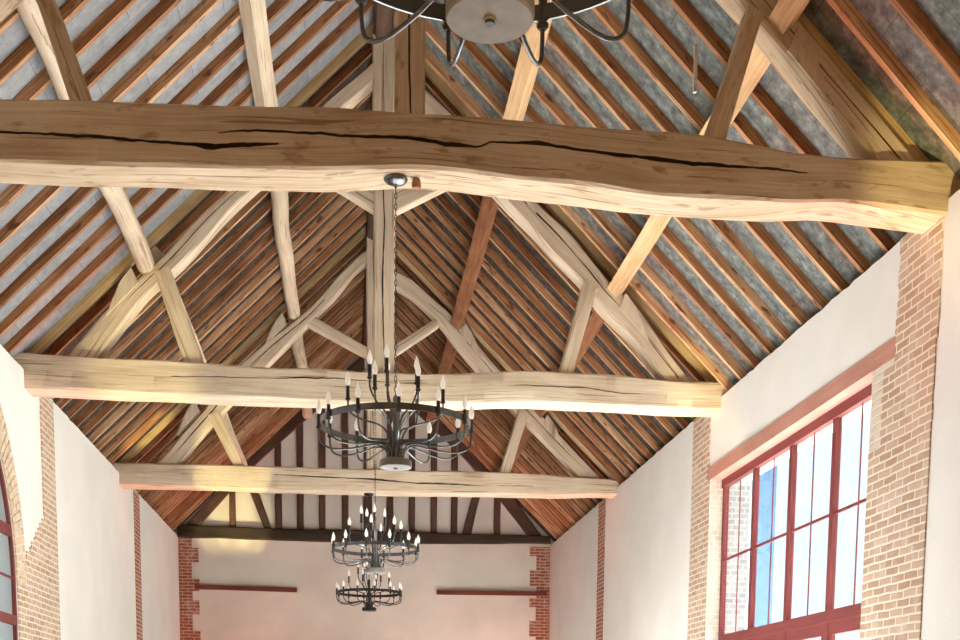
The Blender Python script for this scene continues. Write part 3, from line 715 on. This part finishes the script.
for sg, y0, side in ((1, 10.62, 'rectangular'), (-1, 11.73, 'arched')):
    meshes = [rafter_mesh(sg, .054, RH, 0, 11*sg+k) for k in range(4)]
    for me in meshes: me.materials.append(M['rafter'])
    proto = bpy.data.objects.new('rafter', meshes[0])
    ys = [y0+.475*k for k in range(-11, 36)]
    ys = [y for y in ys if y < Y4-.22 and not any(-.09 < y-(t+.13) < .11 for t in (Y1, Y2, Y3))]
    before = [y for y in ys if y < Y1][::-1]
    for i, y in enumerate(ys):
        o = proto if i == 0 else proto.copy()
        C.objects.link(o); o.data = meshes[i % 4]
        o.location = (0, y+.02*noise.noise((i*1.3, sg, 0)), RA+.004*noise.noise((i, sg, 2)))
        if y < Y1:
            txt = '%s one before the nearest truss' % ORD[before.index(y)]
        else:
            t, nm = [k for k in ((Y1, 'nearest'), (Y2, 'second'), (Y3, 'third')) if k[0] <= y][-1]
            txt = '%s one beyond the %s truss' % (ORD[len([q for q in ys if t <= q < y])], nm)
        tag(o, 'slim rafter above the %s window, %s' % (side, txt), 'rafter', 'rafters on the slope above the %s window' % side)
    me = rafter_mesh(sg, .075, RH, .006, 77+sg); me.materials.append(M['old_rafter'])
    for yy, nm in ((Y1, 'nearest'), (Y2, 'second'), (Y3, 'third')):
        o = bpy.data.objects.new('old_rafter', me); C.objects.link(o); o.location = (0, yy+.13, RA)
        tag(o, 'broad old yellowish rafter behind the %s truss, on the slope above the %s window' % (nm, side), 'rafter', 'old rafters behind the trusses')

# ------------------------------------------------------------------ chandeliers
def arm_path(c, kind, ang):
    prof = {'outer': [(.055, .045), (.07, .13), (.15, .165), (.30, .135), (.45, .125), (.535, .16), (.555, .22), (.557, .275)],
            'mid': [(.04, .045), (.05, .22), (.11, .30), (.23, .335), (.32, .375), (.345, .43), (.347, .48)],
            'top': [(.03, .045), (.035, .28), (.06, .38), (.14, .47), (.185, .56), (.188, .635)]}[kind]
    return resample3([(c[0]+r*math.cos(ang), c[1]+r*math.sin(ang), c[2]+z) for r, z in prof], 20), prof[-1]
CSL = {}
def bulb_bm(c):
    bm = bmesh.new(); lathe(bm, [(.009, 0), (.016, .012), (.0205, .03), (.0185, .052), (.011, .075), (.005, .093), (0, .104)], c, 12); return bm
def sleeve_bm(c):
    bm = bmesh.new(); lathe(bm, [(0, -.012), (.012, -.012), (.019, -.004), (.019, .004), (.0135, .008), (.0135, .088), (.010, .092), (0, .092)], c, 12); return bm
def chandelier(base, top, label, rot=0.0, k_=1.0, iron='iron', hub='hub'):
    x, y, z = base
    r = empty('chandelier', (x, y, z)); tag(r, label, 'chandelier', 'iron ring chandeliers hanging in a line')
    bm = bmesh.new(); lathe(bm, [(0, 0), (.018, 0), (.018, .004), (.113, .004), (.118, .010), (.118, .052), (.108, .060), (.045, .062), (.02, .07), (.02, .50), (.008, .52), (0, .52)], (x, y, z), 36)
    finish('hub', bm, M[hub], r, smooth=30)
    bm = bmesh.new(); lathe(bm, [(0, -.006), (.013, -.006), (.013, .004), (0, .004)], (x, y, z), 12); finish('finial', bm, M['sleeve'], r, smooth=30)
    bm = bmesh.new()
    lathe(bm, [(a*k_, b*k_) for a, b in ((.545, .285), (.552, .285), (.552, .33), (.545, .33), (.545, .285))], (x, y, z), 72)
    finish('ring', bm, M[iron], r, smooth=30)
    spec = [('outer', math.radians(a)) for a in range(0, 360, 30)]+[('mid', math.radians(a)) for a in (180, 243, 295, 0, 60)]+[('top', math.radians(a)) for a in (180, 107, 32, 248)]
    for kind, a in spec:
        path, (pr, pz) = arm_path((x, y, z), kind, a+rot)
        path = [Vector((x, y, z))+(p-Vector((x, y, z)))*k_ for p in path]
        bm = bmesh.new(); tube(bm, path, .0068, 8); arm = finish('arm', bm, M[iron], r, smooth=60)
        tip = (path[-1].x, path[-1].y, path[-1].z)
        finish('candle_sleeve', sleeve_bm(tip), M['sleeve'], arm, smooth=40)
        finish('bulb', bulb_bm((tip[0], tip[1], tip[2]+.092)), M['bulb'], arm, smooth=60)
    # chain
    bm = bmesh.new(); zc = z+.50; k = 0; ztop = z+top-.06
    while zc < ztop:
        pts = []
        for j in range(11):
            t = 2*math.pi*j/10; a, b = .009*math.cos(t), .022*math.sin(t)
            pts.append((x+(a if k % 2 else 0), y+(0 if k % 2 else a), zc+.022+b))
        tube(bm, pts, .003, 5, False); zc += .037; k += 1
    tube(bm, [(x, y, ztop-.03), (x, y, z+top-.02)], .004, 6)
    finish('chain', bm, M[iron], r, smooth=60)
    bm = bmesh.new(); lathe(bm, [(0, top-.056), (.010, top-.056), (.014, top-.046), (.035, top-.042), (.068, top-.028), (.084, top-.014), (.086, top-.006), (.08, top), (0, top)], (x, y, z), 28)
    finish('canopy', bm, M[iron], r, smooth=40)
    return r
chandelier((-.03, 3.43, 1.842), 3.80-1.842, 'nearest iron chandelier, cut off at the top edge, showing its round base plate', .12)
chandelier((-.06, 9.2, 1.847), 3.855-1.847, 'ring chandelier with flame bulbs hanging from the cracked nearest tie beam')
chandelier((-.09, 14.7, 1.74), 3.655-1.74, 'silvery ring chandelier hanging from the second tie beam, just above the darkest one', .3, .92)
chandelier((-.07, 20.38, 1.80), 3.68-1.80, 'farthest and darkest chandelier, lowest of the row in the photo', .15, .96, 'black_iron', 'black_iron')
# little wooden peg stub beside the canopy on the nearest tie beam
bm = bmesh.new(); lathe(bm, [(0, 0), (.028, .004), (.034, .02), (.03, .06), (0, .06)], (.09, 9.22, 3.80), 10); uvl = bm.loops.layers.uv.verify()
for v in bm.verts: v.co += Vector((noise.noise(v.co*40), noise.noise(v.co*37), 0))*.008
tag(finish('wooden_peg', bm, M['red_purlin'], smooth=40), 'reddish wooden peg stub beside the ceiling rose on the nearest tie beam', 'peg')
# metal strap hanging from the boarding
bm = bmesh.new(); box(bm, 2.395, 2.42, 10.27, 10.30, 5.10, 5.46)
bmesh.ops.bevel(bm, geom=bm.edges[:], offset=.003, segments=1)
tag(finish('hanging_strap', bm, simple('galvanised_strap', (.55, .52, .45), .6), smooth=0), 'short pale strap hanging between rafters just beside the strut of the nearest truss', 'strap')

# ------------------------------------------------------------------ everything up to floor = 0
for o in S.objects:
    if o.parent is None: o.location.z += EZ

# ------------------------------------------------------------------ camera
F, CY = 1209.4419, 869.184
yaw, pitch, roll = .1083, -.1209, -.0092
fwd = Vector((math.sin(yaw)*math.cos(pitch), math.cos(yaw)*math.cos(pitch), math.sin(pitch)))
rt = Vector((math.cos(yaw), -math.sin(yaw), 0)); dn = -rt.cross(fwd)
r2 = math.cos(roll)*rt+math.sin(roll)*dn; d2 = -math.sin(roll)*rt+math.cos(roll)*dn
cam = bpy.data.cameras.new('camera'); co = bpy.data.objects.new('camera', cam); C.objects.link(co)
mw = Matrix.Identity(4)
for i in range(3):
    mw[i][0] = r2[i]; mw[i][1] = -d2[i]; mw[i][2] = -fwd[i]
mw[0][3] = -.4085; mw[1][3] = 0; mw[2][3] = EZ
co.matrix_world = mw
cam.sensor_width = 36; cam.sensor_fit = 'HORIZONTAL'; cam.lens = F/960*36; cam.shift_x = 0; cam.shift_y = (CY-320)/960
cam.clip_start = .05
S.camera = co

# ------------------------------------------------------------------ light
wd = bpy.data.worlds.new('World'); S.world = wd; wd.use_nodes = True
bg = wd.node_tree.nodes['Background']; bg.inputs[0].default_value = (.80, .92, 1, 1); bg.inputs[1].default_value = 1.15
def lamp(name, kind, loc, target, energy, color, **kw):
    l = bpy.data.lights.new(name, kind); o = bpy.data.objects.new(name, l); C.objects.link(o)
    o.location = Vector(loc)+Vector((0, 0, EZ)); d = Vector(target)-Vector(loc)
    o.rotation_euler = d.to_track_quat('-Z', 'Y').to_euler()
    l.energy = energy; l.color = color
    for k, v in kw.items(): setattr(l, k, v)
    return o
def portal(loc, target, sx, sy):
    o = lamp('window_portal', 'AREA', loc, target, 1, (1, 1, 1), shape='RECTANGLE', size=sx, size_y=sy)
    o.data.cycles.is_portal = True
    return o
sun = lamp('sun', 'SUN', (20, 14.5, 15), (0, 10.5, -1.65), 84, (1, .975, .94), angle=.03)
def spot(loc, tgt, e, col, deg, blend=.5, size=.06):
    return lamp('stage_uplight', 'SPOT', loc, tgt, e, col, spot_size=math.radians(deg), spot_blend=blend, shadow_soft_size=size)
for q in ((-.2, 1.2, 1.0), (0, -1.5, 1.6)): lamp('warm_bulb', 'POINT', q, (0, 0, -9), 125, (1, .56, .22), shadow_soft_size=.25)
YEL, RED = (1, .86, .36), (1, .10, .04)
for tx in (-3.25, -2.85, -2.45): spot((tx+.1, 22.6, -1.5), (tx, 26.8, 4.1), 1300, YEL, 8, .45)
spot((-2.2, 16.2, -1.5), (-2.25, 20.2, 3.85), 1890, YEL, 11, .4)
spot((-2.9, 16.2, -1.5), (-3.5, 19.8, 4.15), 2900, YEL, 7, .4)
spot((-2.6, 10.6, -1.5), (-2.7, 14.5, 3.85), 1170, YEL, 13, .8)
spot((3.0, 5.0, -1.5), (3.95, 9.0, 4.0), 1620, YEL, 12, .8)
spot((3.0, 10.6, -1.5), (3.75, 14.5, 3.95), 1485, YEL, 10, .8)
for yk in (Y1, Y2, Y3):
    for sg in ((1,) if yk == Y1 else (-1, 1)): spot((sg*2.9, yk+.2, -1.5), (sg*3.5, yk+.2, 3.8), 520, RED, 24, 1)
for x in (-3.3, -1.4, 1.6, 3.4): spot((x, 26.2, -1.55), (x, 26.85, 1.6), 224, RED, 70, 1)
spot((-2.6, 21.3, -1.5), (-3.3, 25.0, 4.6), 512, RED, 30, 1); spot((2.6, 21.3, -1.5), (3.3, 25.0, 4.6), 512, RED, 30, 1)

S.view_settings.view_transform = 'Standard'; S.view_settings.look = 'None'
S.view_settings.gamma = 1; S.view_settings.use_curve_mapping = False
S.view_settings.exposure = 0.36
